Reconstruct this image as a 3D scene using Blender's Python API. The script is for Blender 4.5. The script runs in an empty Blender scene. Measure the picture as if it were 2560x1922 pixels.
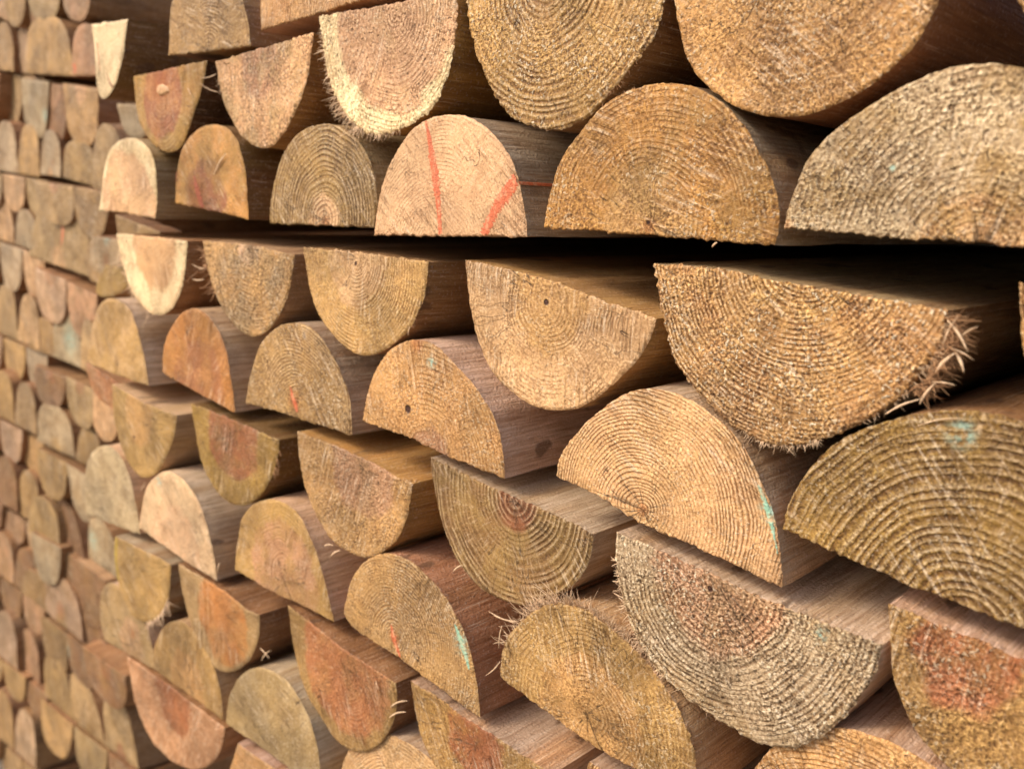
import bpy, math, random
import numpy as np
from mathutils import Matrix, Vector

sc = bpy.context.scene
col = sc.collection

# ------------------------------------------------------------------ camera model
W0, H0 = 2560.0, 1922.0
C0 = np.array([W0/2, H0/2])
V1 = np.array([-1100.0, 450.0])      # the pile's rows run away to the left
V2 = np.array([3500.0, 600.0])       # the logs run away into the pile
F = math.sqrt(-float(np.dot(V1-C0, V2-C0)))
def camdir(p):
    v = np.array([p[0]-C0[0], -(p[1]-C0[1]), -F]); return v/np.linalg.norm(v)
A = camdir(V1); NN = camdir(V2)
AX = -A; AY = NN; AZ = np.cross(AX, AY)
R = np.array([AX, AY, AZ])
D = 0.35                              # camera to the plane of the sawn ends, metres
CAM = np.array([0.0, -D, 1.25])

def px(x, y, off=0.0):
    """point on the plane of sawn ends (depth off behind it) that is seen at photo pixel x, y"""
    r = R @ np.array([x-C0[0], -(y-C0[1]), -F])
    t = (D+off)/r[1]
    return np.array([CAM[0]+t*r[0], CAM[2]+t*r[2]])

cam_data = bpy.data.cameras.new("camera")
cam = bpy.data.objects.new("camera", cam_data); col.objects.link(cam)
M = Matrix([[*R[0], CAM[0]], [*R[1], CAM[1]], [*R[2], CAM[2]], [0, 0, 0, 1]])
cam.matrix_world = M
cam_data.sensor_width = 36; cam_data.lens = 36*F/W0
cam_data.clip_start = 0.01; cam_data.clip_end = 200
sc.camera = cam

# ------------------------------------------------------------------ noise
def hash2(ix, iy, seed):
    h = (ix.astype(np.int64)*374761393 + iy.astype(np.int64)*668265263 + seed*974634777) & 0x7fffffff
    h = ((h ^ (h >> 13))*1274126177) & 0x7fffffff
    h = h ^ (h >> 16)
    return (h & 0xffff)/65535.0
def vnoise(x, y, seed=0):
    ix = np.floor(x); iy = np.floor(y); fx = x-ix; fy = y-iy
    fx = fx*fx*(3-2*fx); fy = fy*fy*(3-2*fy)
    a = hash2(ix, iy, seed); b = hash2(ix+1, iy, seed); c = hash2(ix, iy+1, seed); d = hash2(ix+1, iy+1, seed)
    return (a*(1-fx)+b*fx)*(1-fy)+(c*(1-fx)+d*fx)*fy - .5
def fbm(x, y, seed=0, oct=3):
    s = 0; a = 1
    for k in range(oct):
        s = s+a*vnoise(x*2**k, y*2**k, seed+k*17); a *= .55
    return s

# ------------------------------------------------------------------ materials
def lin(c):
    return [((v/255)/12.92 if v/255 <= .04045 else ((v/255+.055)/1.055)**2.4) for v in c]

class NT:
    def __init__(s, name):
        s.m = bpy.data.materials.new(name); s.m.use_nodes = True
        s.t = s.m.node_tree; s.t.nodes.clear()
        s.out = s.t.nodes.new('ShaderNodeOutputMaterial')
        s.b = s.t.nodes.new('ShaderNodeBsdfPrincipled')
        s.t.links.new(s.b.outputs[0], s.out.inputs[0])
    def n(s, typ, **kw):
        nd = s.t.nodes.new(typ)
        for k, v in kw.items(): setattr(nd, k, v)
        return nd
    def l(s, a, b): s.t.links.new(a, b)
    def put(s, sock, v):
        if hasattr(v, 'is_linked') or isinstance(v, bpy.types.NodeSocket): s.l(v, sock)
        else: sock.default_value = v
    def math(s, op, a, b=0.0, c=None, clamp=False):
        nd = s.n('ShaderNodeMath', operation=op, use_clamp=clamp)
        s.put(nd.inputs[0], a); s.put(nd.inputs[1], b)
        if c is not None: s.put(nd.inputs[2], c)
        return nd.outputs[0]
    def vmath(s, op, a, b=(0, 0, 0)):
        nd = s.n('ShaderNodeVectorMath', operation=op)
        s.put(nd.inputs[0], a); s.put(nd.inputs[1], b)
        return nd.outputs['Value'] if op == 'LENGTH' else nd.outputs[0]
    def noise(s, vec, scale, detail=2.0, rough=.5, dist=0.0):
        nd = s.n('ShaderNodeTexNoise'); s.put(nd.inputs['Vector'], vec)
        s.put(nd.inputs['Scale'], scale); nd.inputs['Detail'].default_value = detail
        nd.inputs['Roughness'].default_value = rough; nd.inputs['Distortion'].default_value = dist
        return nd.outputs[0]
    def ramp(s, v, a, b, lo=0.0, hi=1.0):
        nd = s.n('ShaderNodeMapRange', interpolation_type='SMOOTHSTEP')
        s.put(nd.inputs[0], v); s.put(nd.inputs[1], a); s.put(nd.inputs[2], b)
        s.put(nd.inputs[3], lo); s.put(nd.inputs[4], hi)
        return nd.outputs[0]
    def mix(s, f, a, b, mode='MIX'):
        nd = s.n('ShaderNodeMix', data_type='RGBA', blend_type=mode)
        s.put(nd.inputs[0], f); s.put(nd.inputs[6], a); s.put(nd.inputs[7], b)
        return nd.outputs[2]
    def attr(s, name, kind='Fac'):
        nd = s.n('ShaderNodeAttribute', attribute_type='OBJECT', attribute_name=name)
        return nd.outputs[kind]

def end_material():
    s = NT('sawn_end_grain')
    tc = s.n('ShaderNodeTexCoord')
    P0 = tc.outputs['Object']
    P = s.vmath('MULTIPLY', P0, (1, 0, 1))
    sd = s.attr('seed')
    seedv = s.n('ShaderNodeCombineXYZ'); s.l(sd, seedv.inputs[1])
    Q = s.vmath('ADD', P, seedv.outputs[0])            # 2D slice of 3D noise, its own per log
    # warped distance from the pith
    wn = s.n('ShaderNodeTexNoise'); s.l(Q, wn.inputs['Vector']); wn.inputs['Scale'].default_value = 28; wn.inputs['Detail'].default_value = 1.5
    wv = s.vmath('MULTIPLY', s.vmath('SUBTRACT', wn.outputs[1], (.5, .5, .5)), (.008, 0, .008))
    fine = s.n('ShaderNodeTexNoise'); s.l(Q, fine.inputs['Vector']); fine.inputs['Scale'].default_value = 420; fine.inputs['Detail'].default_value = 1
    fv = s.vmath('MULTIPLY', s.vmath('SUBTRACT', fine.outputs[1], (.5, .5, .5)), (.0007, 0, .0007))
    PW = s.vmath('ADD', s.vmath('ADD', P, wv), fv)
    dv = s.vmath('SUBTRACT', PW, s.attr('pith', 'Vector'))
    dist = s.vmath('LENGTH', dv)
    # rings of uneven width
    dc = s.n('ShaderNodeCombineXYZ'); s.l(dist, dc.inputs[0]); s.l(sd, dc.inputs[1])
    rn = s.noise(dc.outputs[0], 110, 1.0)
    ph = s.math('ADD', s.math('MULTIPLY', dist, s.attr('ring_freq')), s.math('MULTIPLY', rn, 2.0))
    fr = s.math('FRACT', ph)
    late = s.math('MULTIPLY', s.ramp(fr, .40, .74), s.ramp(fr, .98, .82))
    early = s.math('MULTIPLY', s.ramp(fr, .0, .18), s.ramp(fr, .5, .2))
    mk = s.ramp(s.noise(Q, 30, 3, .6), .40, .60)
    rsq = s.math('MULTIPLY', s.math('POWER', s.attr('ring_strength'), 3.0), .40)
    mk = s.math('MULTIPLY', s.math('MINIMUM', s.math('ADD', s.math('ADD', s.math('MULTIPLY', mk, .8), .10), rsq), 1.0), s.attr('ring_strength'))
    brk = s.ramp(s.noise(s.vmath('ADD', Q, (2.2, 8.1, 5.5)), 170, 3, .6), .34, .52, .35, 1.0)
    mk = s.math('MULTIPLY', mk, brk)
    ring = s.math('MULTIPLY', late, mk)
    pale = s.math('MULTIPLY', early, mk)
    # colours
    heart_f = s.ramp(s.math('ADD', dist, s.math('MULTIPLY', s.math('SUBTRACT', s.noise(Q, 60, 3), .5), .020)),
                     s.attr('heart_radius'), s.math('ADD', s.attr('heart_radius'), .006), 1.0, 0.0)
    c = s.mix(heart_f, s.attr('sap', 'Color'), s.attr('heart', 'Color'))
    blot = s.ramp(s.noise(Q, 34, 5, .68), .44, .60)
    c = s.mix(s.math('MULTIPLY', blot, s.attr('stain_amount')), c, s.attr('stain', 'Color'))
    # broad light and dark drift
    dr = s.ramp(s.noise(Q, 16, 2), .3, .7, .74, 1.18)
    drc = s.n('ShaderNodeCombineColor'); [s.l(dr, drc.inputs[i]) for i in range(3)]
    c = s.mix(1.0, c, drc.outputs[0], 'MULTIPLY')
    c = s.mix(s.math('MULTIPLY', ring, .92), c, s.mix(1.0, c, (*[.42, .31, .20], 1), 'MULTIPLY'))
    c = s.mix(s.math('MULTIPLY', pale, .42), c, (.76, .56, .34, 1))
    # grime worked into the grain and fine rays running out from the pith
    sep = s.n('ShaderNodeSeparateXYZ'); s.l(dv, sep.inputs[0])
    ang = s.math('ARCTAN2', sep.outputs[2], sep.outputs[0])
    rc = s.n('ShaderNodeCombineXYZ'); s.l(s.math('MULTIPLY', ang, 26.0), rc.inputs[0]); s.l(s.math('MULTIPLY', dist, 90.0), rc.inputs[1]); s.l(sd, rc.inputs[2])
    ray = s.noise(rc.outputs[0], 1.0, 3, .6)
    gr = s.math('MULTIPLY', s.ramp(s.noise(s.vmath('ADD', Q, (7.7, 1.3, 4.1)), 75, 5, .7), .48, .66), .42)
    c = s.mix(gr, c, s.mix(1.0, c, (.50, .42, .33, 1), 'MULTIPLY'))
    c = s.mix(s.math('MULTIPLY', s.ramp(ray, .55, .72), .35), c, s.mix(1.0, c, (.55, .45, .34, 1), 'MULTIPLY'))
    c = s.mix(s.math('MULTIPLY', s.ramp(ray, .44, .28), .30), c, (.72, .52, .32, 1))
    # drying checks
    cc = s.n('ShaderNodeCombineXYZ'); s.l(s.math('MULTIPLY', ang, 4.0), cc.inputs[0]); s.l(s.math('MULTIPLY', dist, 22.0), cc.inputs[1]); s.l(s.math('ADD', sd, 3.3), cc.inputs[2])
    ck = s.math('ABSOLUTE', s.math('SUBTRACT', s.noise(cc.outputs[0], 1.0, 2), .5))
    ckw = s.math('DIVIDE', .00014, s.math('ADD', dist, .004))
    crack = s.math('MULTIPLY', s.ramp(ck, s.math('MULTIPLY', ckw, 1.6), s.math('MULTIPLY', ckw, .5)), s.ramp(s.noise(s.vmath('ADD', Q, (9.7, 2.3, .4)), 26, 1), .50, .58))
    c = s.mix(s.math('MULTIPLY', crack, .75), c, (.10, .055, .025, 1))
    # torn fibres: mottling at about a millimetre
    f1 = s.noise(Q, 780, 2.0, .6)
    f2 = s.noise(Q, 1700, 1.0, .5)
    rg = s.math('MULTIPLY', s.attr('rough'), s.ramp(s.noise(s.vmath('ADD', Q, (6.1, 2.7, 8.8)), 48, 3, .6), .36, .62, .45, 1.25))
    # straight saw marks crossing the rings
    su = s.n('ShaderNodeVectorMath', operation='DOT_PRODUCT'); s.l(P, su.inputs[0]); s.l(s.attr('saw_u', 'Vector'), su.inputs[1])
    sv = s.n('ShaderNodeVectorMath', operation='DOT_PRODUCT'); s.l(P, sv.inputs[0]); s.l(s.attr('saw_v', 'Vector'), sv.inputs[1])
    sc_ = s.n('ShaderNodeCombineXYZ'); s.l(s.math('MULTIPLY', su.outputs['Value'], 620.0), sc_.inputs[0]); s.l(s.math('MULTIPLY', sv.outputs['Value'], 34.0), sc_.inputs[1]); s.l(sd, sc_.inputs[2])
    saw = s.noise(sc_.outputs[0], 1.0, 3, .65)
    sm = s.ramp(s.noise(s.vmath('ADD', Q, (4.4, 9.2, 6.6)), 32, 2), .44, .60)
    sd_ = s.math('MULTIPLY', s.ramp(saw, .52, .66), s.math('MULTIPLY', sm, .55))
    sl_ = s.math('MULTIPLY', s.ramp(saw, .46, .32), s.math('MULTIPLY', sm, .40))
    c = s.mix(sd_, c, s.mix(1.0, c, (.5, .4, .3, 1), 'MULTIPLY'))
    c = s.mix(sl_, c, (.78, .62, .44, 1))
    mot = s.math('ADD', s.math('MULTIPLY', s.math('SUBTRACT', f1, .5), s.math('MULTIPLY', rg, 3.4)), 1.0)
    mot = s.math('ADD', mot, s.math('MULTIPLY', s.math('SUBTRACT', f2, .5), .7))
    mot = s.math('MAXIMUM', mot, .30)
    mc = s.n('ShaderNodeCombineColor'); s.l(mot, mc.inputs[0]); s.l(s.math('POWER', mot, 1.18), mc.inputs[1]); s.l(s.math('POWER', mot, 1.4), mc.inputs[2])
    c = s.mix(1.0, c, mc.outputs[0], 'MULTIPLY')
    # pale chips and dark pits
    pm = s.ramp(s.noise(Q, 38, 2), .38, .62)
    chips = s.math('MULTIPLY', s.ramp(s.noise(Q, 620, 1.0, .5, .5), .60, .68), s.math('MULTIPLY', pm, s.attr('chips')))
    c = s.mix(chips, c, (.84, .68, .46, 1))
    pits = s.math('MULTIPLY', s.ramp(s.noise(s.vmath('ADD', Q, (3.1, 5.2, 1.7)), 460, 1.5), .63, .72), s.attr('pits'))
    c = s.mix(s.math('MULTIPLY', pits, .8), c, (.09, .045, .016, 1))
    # teal stain spot
    ts = s.vmath('LENGTH', s.vmath('SUBTRACT', PW, s.attr('teal_at', 'Vector')))
    tf = s.math('MULTIPLY', s.ramp(ts, s.attr('teal_radius'), 0.0), s.ramp(s.noise(Q, 300, 2), .38, .62))
    c = s.mix(s.math('MULTIPLY', tf, .75), c, (.30, .52, .42, 1))
    # rust spot round a point
    rs = s.vmath('LENGTH', s.vmath('SUBTRACT', PW, s.attr('rust_at', 'Vector')))
    rf = s.ramp(s.math('ADD', rs, s.math('MULTIPLY', s.math('SUBTRACT', f1, .5), .006)), s.attr('rust_radius'), s.math('MULTIPLY', s.attr('rust_radius'), .3))
    c = s.mix(s.math('MULTIPLY', rf, .8), c, s.mix(1.0, c, (.90, .66, .50, 1), 'MULTIPLY'))
    # pith hole
    pf = s.ramp(s.vmath('LENGTH', s.vmath('SUBTRACT', s.vmath('ADD', P, fv), s.attr('hole_at', 'Vector'))), s.attr('hole_radius'), s.math('MULTIPLY', s.attr('hole_radius'), .6))
    c = s.mix(pf, c, (.07, .025, .012, 1))
    s.l(c, s.b.inputs['Base Color'])
    s.b.inputs['Roughness'].default_value = .62
    s.b.inputs['Specular IOR Level'].default_value = .35
    h = s.math('ADD', s.math('MULTIPLY', ring, -.75), s.math('MULTIPLY', f1, s.math('MULTIPLY', rg, 1.7)))
    h = s.math('ADD', h, s.math('MULTIPLY', f2, .5)); h = s.math('SUBTRACT', h, s.math('MULTIPLY', sd_, 1.1))
    h = s.math('ADD', h, s.math('MULTIPLY', chips, .9))
    h = s.math('SUBTRACT', h, s.math('MULTIPLY', pits, .9))
    h = s.math('SUBTRACT', h, s.math('MULTIPLY', pf, 3)); h = s.math('SUBTRACT', h, s.math('MULTIPLY', crack, 1.5))
    bp = s.n('ShaderNodeBump'); bp.inputs['Strength'].default_value = 1.0; bp.inputs['Distance'].default_value = .0007
    s.l(h, bp.inputs['Height']); s.l(bp.outputs[0], s.b.inputs['Normal'])
    return s.m

def side_material():
    s = NT('peeled_log_side')
    tc = s.n('ShaderNodeTexCoord')
    P = tc.outputs['Object']
    seedv = s.n('ShaderNodeCombineXYZ'); s.l(s.attr('seed'), seedv.inputs[1])
    g = s.vmath('ADD', s.vmath('MULTIPLY', P, (1, .06, 1)), seedv.outputs[0])
    q = s.vmath('ADD', P, seedv.outputs[0])
    n1 = s.noise(g, 420, 4, .65); n2 = s.noise(g, 45, 4, .6); n3 = s.noise(q, 22, 3)
    c = s.mix(s.ramp(n2, .40, .75), s.attr('side', 'Color'), s.attr('side_dark', 'Color'))
    c = s.mix(s.math('MULTIPLY', s.ramp(n3, .5, .72), .3), c, (.16, .095, .045, 1))
    c = s.mix(s.math('MULTIPLY', s.ramp(n1, .42, .62), .62), c, s.mix(1.0, c, (.64, .54, .44, 1), 'MULTIPLY'))
    g2 = s.vmath('ADD', s.vmath('MULTIPLY', P, (1, .03, 1)), seedv.outputs[0])
    n4 = s.noise(g2, 900, 3, .7)
    c = s.mix(s.math('MULTIPLY', s.ramp(n4, .44, .60), .5), c, s.mix(1.0, c, (.62, .52, .42, 1), 'MULTIPLY'))
    c = s.mix(s.math('MULTIPLY', s.ramp(n4, .40, .30), .5), c, (.74, .58, .42, 1))
    kn = s.noise(s.vmath('MULTIPLY', q, (1, .5, 1)), 55, 2)
    c = s.mix(s.math('MULTIPLY', s.ramp(kn, .66, .72), .7), c, (.12, .06, .03, 1))
    fz = s.noise(q, 650, 2)
    c = s.mix(s.math('MULTIPLY', s.ramp(fz, .58, .72), .35), c, (.78, .62, .50, 1))
    s.l(c, s.b.inputs['Base Color'])
    s.b.inputs['Roughness'].default_value = .6
    s.b.inputs['Specular IOR Level'].default_value = .4
    h = s.math('ADD', s.math('ADD', s.math('MULTIPLY', n1, 1.0), s.math('MULTIPLY', n4, 1.0)), s.math('MULTIPLY', fz, .9))
    bp = s.n('ShaderNodeBump'); bp.inputs['Strength'].default_value = 1.0; bp.inputs['Distance'].default_value = .001
    s.l(h, bp.inputs['Height']); s.l(bp.outputs[0], s.b.inputs['Normal'])
    return s.m

def plain(name, c, rough=.7, vary=.35, sss=False):
    s = NT(name)
    tc = s.n('ShaderNodeTexCoord')
    n = s.noise(tc.outputs['Object'], 500, 3)
    a = lin(c); c1 = (*a, 1); c2 = (a[0]*(1-vary), a[1]*(1-vary*1.2), a[2]*(1-vary*1.4), 1)
    s.l(s.mix(s.ramp(n, .35, .65), c1, c2), s.b.inputs['Base Color'])
    s.b.inputs['Roughness'].default_value = rough
    bp = s.n('ShaderNodeBump'); bp.inputs['Distance'].default_value = .0004; s.l(n, bp.inputs['Height']); s.l(bp.outputs[0], s.b.inputs['Normal'])
    return s.m

M_END = end_material(); M_SIDE = side_material()
M_FIB = plain('pale_wood_fibre', (232, 198, 158), .6, .25)
M_FIBD = plain('tan_wood_fibre', (196, 150, 105), .7, .4)
M_FIBL = plain('pale_knot_wood', (214, 168, 118), .6, .3)
def resin(name, c):
    s = NT(name); tc = s.n('ShaderNodeTexCoord'); P = tc.outputs['Object']
    a = lin(c); w = lin((222, 168, 122))
    n = s.noise(P, 190, 4, .65); f = s.noise(P, 900, 2)
    col_ = s.mix(s.ramp(n, .46, .66, 0, .75), (*a, 1), (*w, 1))
    col_ = s.mix(s.ramp(f, .5, .68, 0, .5), col_, (a[0]*.55, a[1]*.45, a[2]*.4, 1))
    s.l(col_, s.b.inputs['Base Color']); s.b.inputs['Roughness'].default_value = .6
    bp = s.n('ShaderNodeBump'); bp.inputs['Distance'].default_value = .0006; s.l(f, bp.inputs['Height']); s.l(bp.outputs[0], s.b.inputs['Normal'])
    return s.m
M_RES = resin('orange_red_resin', (204, 104, 62))
M_TEAL = resin('mint_green_stain', (150, 190, 160))
M_YEL = plain('yellow_green_stain', (186, 158, 62), .8, .4)
M_RESD = plain('dark_red_resin', (160, 84, 52), .6, .4)

# ------------------------------------------------------------------ geometry helpers
def mesh_obj(name, verts, faces, mat, parent=None, smooth=True, sharp=None):
    me = bpy.data.meshes.new(name)
    me.from_pydata([tuple(map(float, v)) for v in verts] if not isinstance(verts, np.ndarray) else verts.tolist(), [], faces)
    me.materials.append(mat)
    me.polygons.foreach_set('use_smooth', [smooth]*len(me.polygons))
    me.update()
    o = bpy.data.objects.new(name, me); col.objects.link(o)
    if parent is not None: o.parent = parent
    return o

def crom(pts, n):
    """Catmull-Rom through pts (open), n samples evenly spaced by length, both ends included"""
    P = np.vstack([2*pts[0]-pts[1], pts, 2*pts[-1]-pts[-2]])
    out = []
    for i in range(1, len(P)-2):
        t = np.linspace(0, 1, 24, endpoint=False)[:, None]
        a, b, c, d = P[i-1], P[i], P[i+1], P[i+2]
        out.append(.5*((2*b)+(c-a)*t+(2*a-5*b+4*c-d)*t*t+(-a+3*b-3*c+d)*t**3))
    out = np.vstack(out+[pts[-1:]])
    seg = np.r_[0, np.cumsum(np.linalg.norm(np.diff(out, axis=0), axis=1))]
    q = np.linspace(0, seg[-1], n)
    return np.c_[np.interp(q, seg, out[:, 0]), np.interp(q, seg, out[:, 1])]

def relax(pts):
    """soften hand-traced kinks, ends kept"""
    p = pts.copy()
    for _ in range(1):
        p[1:-1] = .25*p[:-2]+.5*p[1:-1]+.25*p[2:]
    return p

LOGS = []
body_grid = {}
def face_y(body, pts):
    X, Z, h = body_grid[body.name]
    return np.array([h[int(np.argmin((X-p[0])**2+(Z-p[1])**2))] for p in pts])
PAL = {
 'honey': (192, 144, 86), 'gold': (200, 152, 88), 'amber': (194, 138, 70), 'orange': (186, 122, 60), 'olive': (156, 120, 66),
 'mustard': (162, 124, 58), 'drab': (172, 138, 88), 'grey': (194, 166, 128), 'pale': (214, 174, 128), 'cream': (238, 208, 158),
 'pink': (224, 176, 130), 'tan': (202, 156, 106), 'rust': (170, 108, 62), 'redbrown': (150, 92, 54), 'rose': (180, 132, 92), 'salmon': (208, 156, 114),
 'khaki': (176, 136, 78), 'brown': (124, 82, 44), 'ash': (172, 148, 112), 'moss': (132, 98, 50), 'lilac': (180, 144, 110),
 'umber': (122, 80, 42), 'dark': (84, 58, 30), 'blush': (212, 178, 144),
}
def log(name_label, flat, arc, off=0.0, sap='honey', heart=None, hr=0.0, stain='olive', st=.35, fq=330, rs=.8, rough=.5,
        pith=None, chips=.35, pits=.3, teal=None, teal_r=35, rust=None, rust_r=30, hole=None, hole_r=6, side='lilac', side_d='brown',
        jag=1.0, jag_arc=.4, fray=(), group='half-round logs stacked in the near pile', length=1.3, rel=1.0, far=False, kind='half-round log', sticks=()):
    rnd = random.Random(len(LOGS)*7+3); seed = len(LOGS)*13+5
    fl = np.array([px(*p, off) for p in flat]); ar = np.array([px(*p, off) for p in [flat[-1], *arc, flat[0]]])
    ar = relax(ar)
    # sampling density follows the size the log has in the picture
    pf = np.array(flat, float); pa = np.array([flat[-1], *arc, flat[0]], float)
    lf = np.linalg.norm(np.diff(pf, axis=0), axis=1).sum()*.4; la = np.linalg.norm(np.diff(pa, axis=0), axis=1).sum()*.4
    dens = 1.0 if not far else .6
    nf = max(12, int(lf*dens)); na = max(24, int(la*dens))
    flp = crom(fl, nf) if len(fl) > 2 else np.linspace(fl[0], fl[1], nf)
    arp = crom(ar, na)
    out = np.vstack([flp[:-1], arp[:-1]])
    c = np.array([fl.mean(axis=0)*.5+ar[1:-1].mean(axis=0)*.5])[0]
    out = out-c
    m = len(out); corner = [0, len(flp)-1]
    # ragged sawn rim
    nx = np.roll(out, -1, 0)-np.roll(out, 1, 0); nx /= np.linalg.norm(nx, axis=1)[:, None]+1e-9
    nor = np.c_[-nx[:, 1], nx[:, 0]]
    if (nor*out).sum() < 0: nor = -nor
    isf = np.arange(m) < len(flp)-1
    s_ = np.cumsum(np.linalg.norm(out-np.roll(out, 1, 0), axis=1))
    z0 = np.zeros(m)
    j = vnoise(s_*420, z0, seed)*.0011+vnoise(s_*900, z0+3, seed)*.0007
    j2 = vnoise(s_*110, z0+9, seed)*.0011
    amp = np.where(isf, jag, jag_arc)
    rim = out+nor*(j*amp+j2*(.35+.3*amp))[:, None]
    base = out+nor*(j2*.6)[:, None]-nor*.0002
    # sawn end: polar sheet with real relief
    w_px = min(lf, 400)
    N = max(8, int(w_px*.34*dens))
    V = [[0, 0]]
    ks = (np.arange(1, N+1)/N)
    V = np.vstack([np.zeros((1, 2))]+[rim*k for k in ks])
    X, Z = V[:, 0], V[:, 1]
    hgt = fbm(X*45, Z*45, seed, 2)*.0014+fbm(X*330, Z*330, seed+5, 2)*.0004*rough+vnoise(X*900, Z*900, seed+9)*.0004*rough
    hgt *= rel
    # saw marks: faint parallel chatter
    ang = rnd.uniform(.2, .9); sx = X*math.cos(ang)+Z*math.sin(ang)
    hgt += np.sin(sx*1900+fbm(X*40, Z*40, seed+2)*5)*.00012
    edge = np.r_[0, np.repeat(ks, m)]
    hgt += np.clip((edge-.965)/.035, 0, 1)**2*.0009
    Vv = np.c_[X, hgt, Z]
    F_ = [(0, 1+i, 1+(i+1) % m) for i in range(m)]
    for k in range(N-1):
        a = 1+k*m; b = a+m
        F_ += [(a+i, b+i, b+(i+1) % m, a+(i+1) % m) for i in range(m)]
    # outward normal must face -Y
    area = (rim[:, 0]*np.roll(rim[:, 1], -1)-np.roll(rim[:, 0], -1)*rim[:, 1]).sum()
    flip = area < 0
    if flip: F_ = [f[::-1] for f in F_]
    # body: rings from the rim back into the pile
    rimy = hgt[-m:]
    L = [(rim, rimy), (base, np.full(m, .0022))]
    for dd in ([.006, .014, .03, .06, .1, .18, .35, .7, length] if not far else [q for q in (.02, .1, .35) if q < length*.75]+[length*.8]):
        wob = nor*(vnoise(s_*60, z0+dd*30, seed)*.0012)[:, None]
        L.append((base*(1+(.09*dd if not far else 2.2*min(dd, .35)))+wob, np.full(m, dd)))
    BV = np.vstack([np.c_[p[:, 0], y, p[:, 1]] for p, y in L])
    BF = []
    for k in range(len(L)-1):
        a = k*m; b = a+m
        BF += [(a+i, a+(i+1) % m, b+(i+1) % m, b+i) for i in range(m)]
    BF.append(tuple(range((len(L)-1)*m, len(L)*m)))
    if flip: BF = [f[::-1] for f in BF]
    body = mesh_obj('half_round_log', BV, BF, M_SIDE)
    me = body.data
    at = me.attributes.new('sharp_edge', 'BOOLEAN', 'EDGE')
    ed = np.zeros(len(me.edges)*2, dtype=np.int32); me.edges.foreach_get('vertices', ed); ed = ed.reshape(-1, 2) % m
    sh = (ed[:, 0] == ed[:, 1]) & np.isin(ed[:, 0], corner)
    at.data.foreach_set('value', sh)
    body.location = (c[0], off, c[1])
    body['label'] = name_label; body['category'] = 'log'; body['group'] = group
    body['seed'] = seed*.37
    jb = rnd.uniform(.88, 1.12); jit = [jb*(1+rnd.uniform(-.05, .05)) for _ in range(3)]
    sdv = {'blush': (224, 194, 162), 'lilac': (206, 176, 148), 'brown': (170, 126, 82), 'umber': (134, 92, 52), 'tan': (206, 166, 120), 'ash': (190, 168, 140), 'pink': (226, 186, 150), 'drab': (188, 158, 116)}
    def cs(n): return [min(.9, v*q) for v, q in zip(lin(sdv.get(n, PAL[n])), jit)]
    def cl(n):
        if far: return [.88*v+.12*q for v, q in zip(cl0(n), lin((182, 146, 106)))]
        return cl0(n)
    def cl0(n): return [min(.95, v*q) for v, q in zip(lin(PAL[n]), [jit[0], (jit[0]+jit[1])/2, jit[2]])]
    body['side'] = cs(side); body['side_dark'] = cs(side_d)
    e = mesh_obj('cut_end', Vv, F_, M_END, body)
    if pith is None:
        pith = (np.mean([flat[0][0], flat[-1][0]]), np.mean([flat[0][1], flat[-1][1]]))
    def loc(p):
        q = px(*p, off)-c; return [float(q[0]), 0.0, float(q[1])]
    k_mm = (D+off)
    def rad(r, at_):
        return float(np.linalg.norm(px(at_[0], at_[1]+r, off)-px(*at_, off)))
    e['seed'] = seed*.37; e['pith'] = loc(pith); e['ring_freq'] = float(fq)*1.25; e['ring_strength'] = float(rs)
    an = rnd.uniform(.3, 1.3) if rnd.random() < .6 else rnd.uniform(-.5, .3)
    e['saw_u'] = [math.cos(an), 0., math.sin(an)]; e['saw_v'] = [-math.sin(an), 0., math.cos(an)]
    e['heart_radius'] = rad(hr, pith)-.003 if hr else -.05
    e['sap'] = cl(sap); e['heart'] = cl(heart or sap); e['stain'] = cl(stain); e['stain_amount'] = float(st)
    e['rough'] = float(rough); e['chips'] = float(chips); e['pits'] = float(pits)
    e['teal_at'] = loc(teal) if teal else [9., 0., 9.]; e['teal_radius'] = rad(teal_r, teal) if teal else .001
    e['rust_at'] = loc(rust) if rust else [9., 0., 9.]; e['rust_radius'] = rad(rust_r, rust) if rust else .001
    e['hole_at'] = loc(hole) if hole else [9., 0., 9.]; e['hole_radius'] = rad(hole_r, hole) if hole else .001
    # frayed fibres on the rim
    if fray:
        FV, FF = [], []
        nf_tot = 0
        for (x0, y0, x1, y1, n, ln) in fray:
            p0 = px(x0, y0, off)-c; p1 = px(x1, y1, off)-c
            i0 = int(np.argmin(((rim-p0)**2).sum(1))); i1 = int(np.argmin(((rim-p1)**2).sum(1)))
            span = (i1-i0) % m
            if span > m/2: i0, span = i1, (i0-i1) % m
            unit = rad(1.0, (x0, y0))
            for q in range(n):
                i = (i0+int(rnd.random()*span)) % m
                root = rim[i]*.985
                tng = nx[i]; d2 = nor[i]*rnd.uniform(.6, 1.1)+tng*rnd.gauss(0, .45)
                d3 = np.array([d2[0], rnd.uniform(-.55, .25), d2[1]]); d3 /= np.linalg.norm(d3)
                ll = ln*unit*rnd.uniform(.35, 1.3)*(1.8 if rnd.random() < .08 else 1)
                w = unit*rnd.uniform(1.4, 3.6)
                add_strand(FV, FF, np.array([root[0], rimy[i]+.0004, root[1]]), d3, ll, w, rnd)
        o = mesh_obj('frayed_fibres', np.array(FV), FF, M_FIB if sap in ('cream', 'pale', 'pink', 'tan', 'grey', 'ash', 'drab', 'honey', 'khaki') else M_FIBD, body)
        o['kind'] = 'stuff'
    for st_ in sticks:
        stick(body, c, off, *st_)
    LOGS.append(body)
    body_grid[body.name] = (X, Z, hgt)
    return body, c, off, rim, nor

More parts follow.
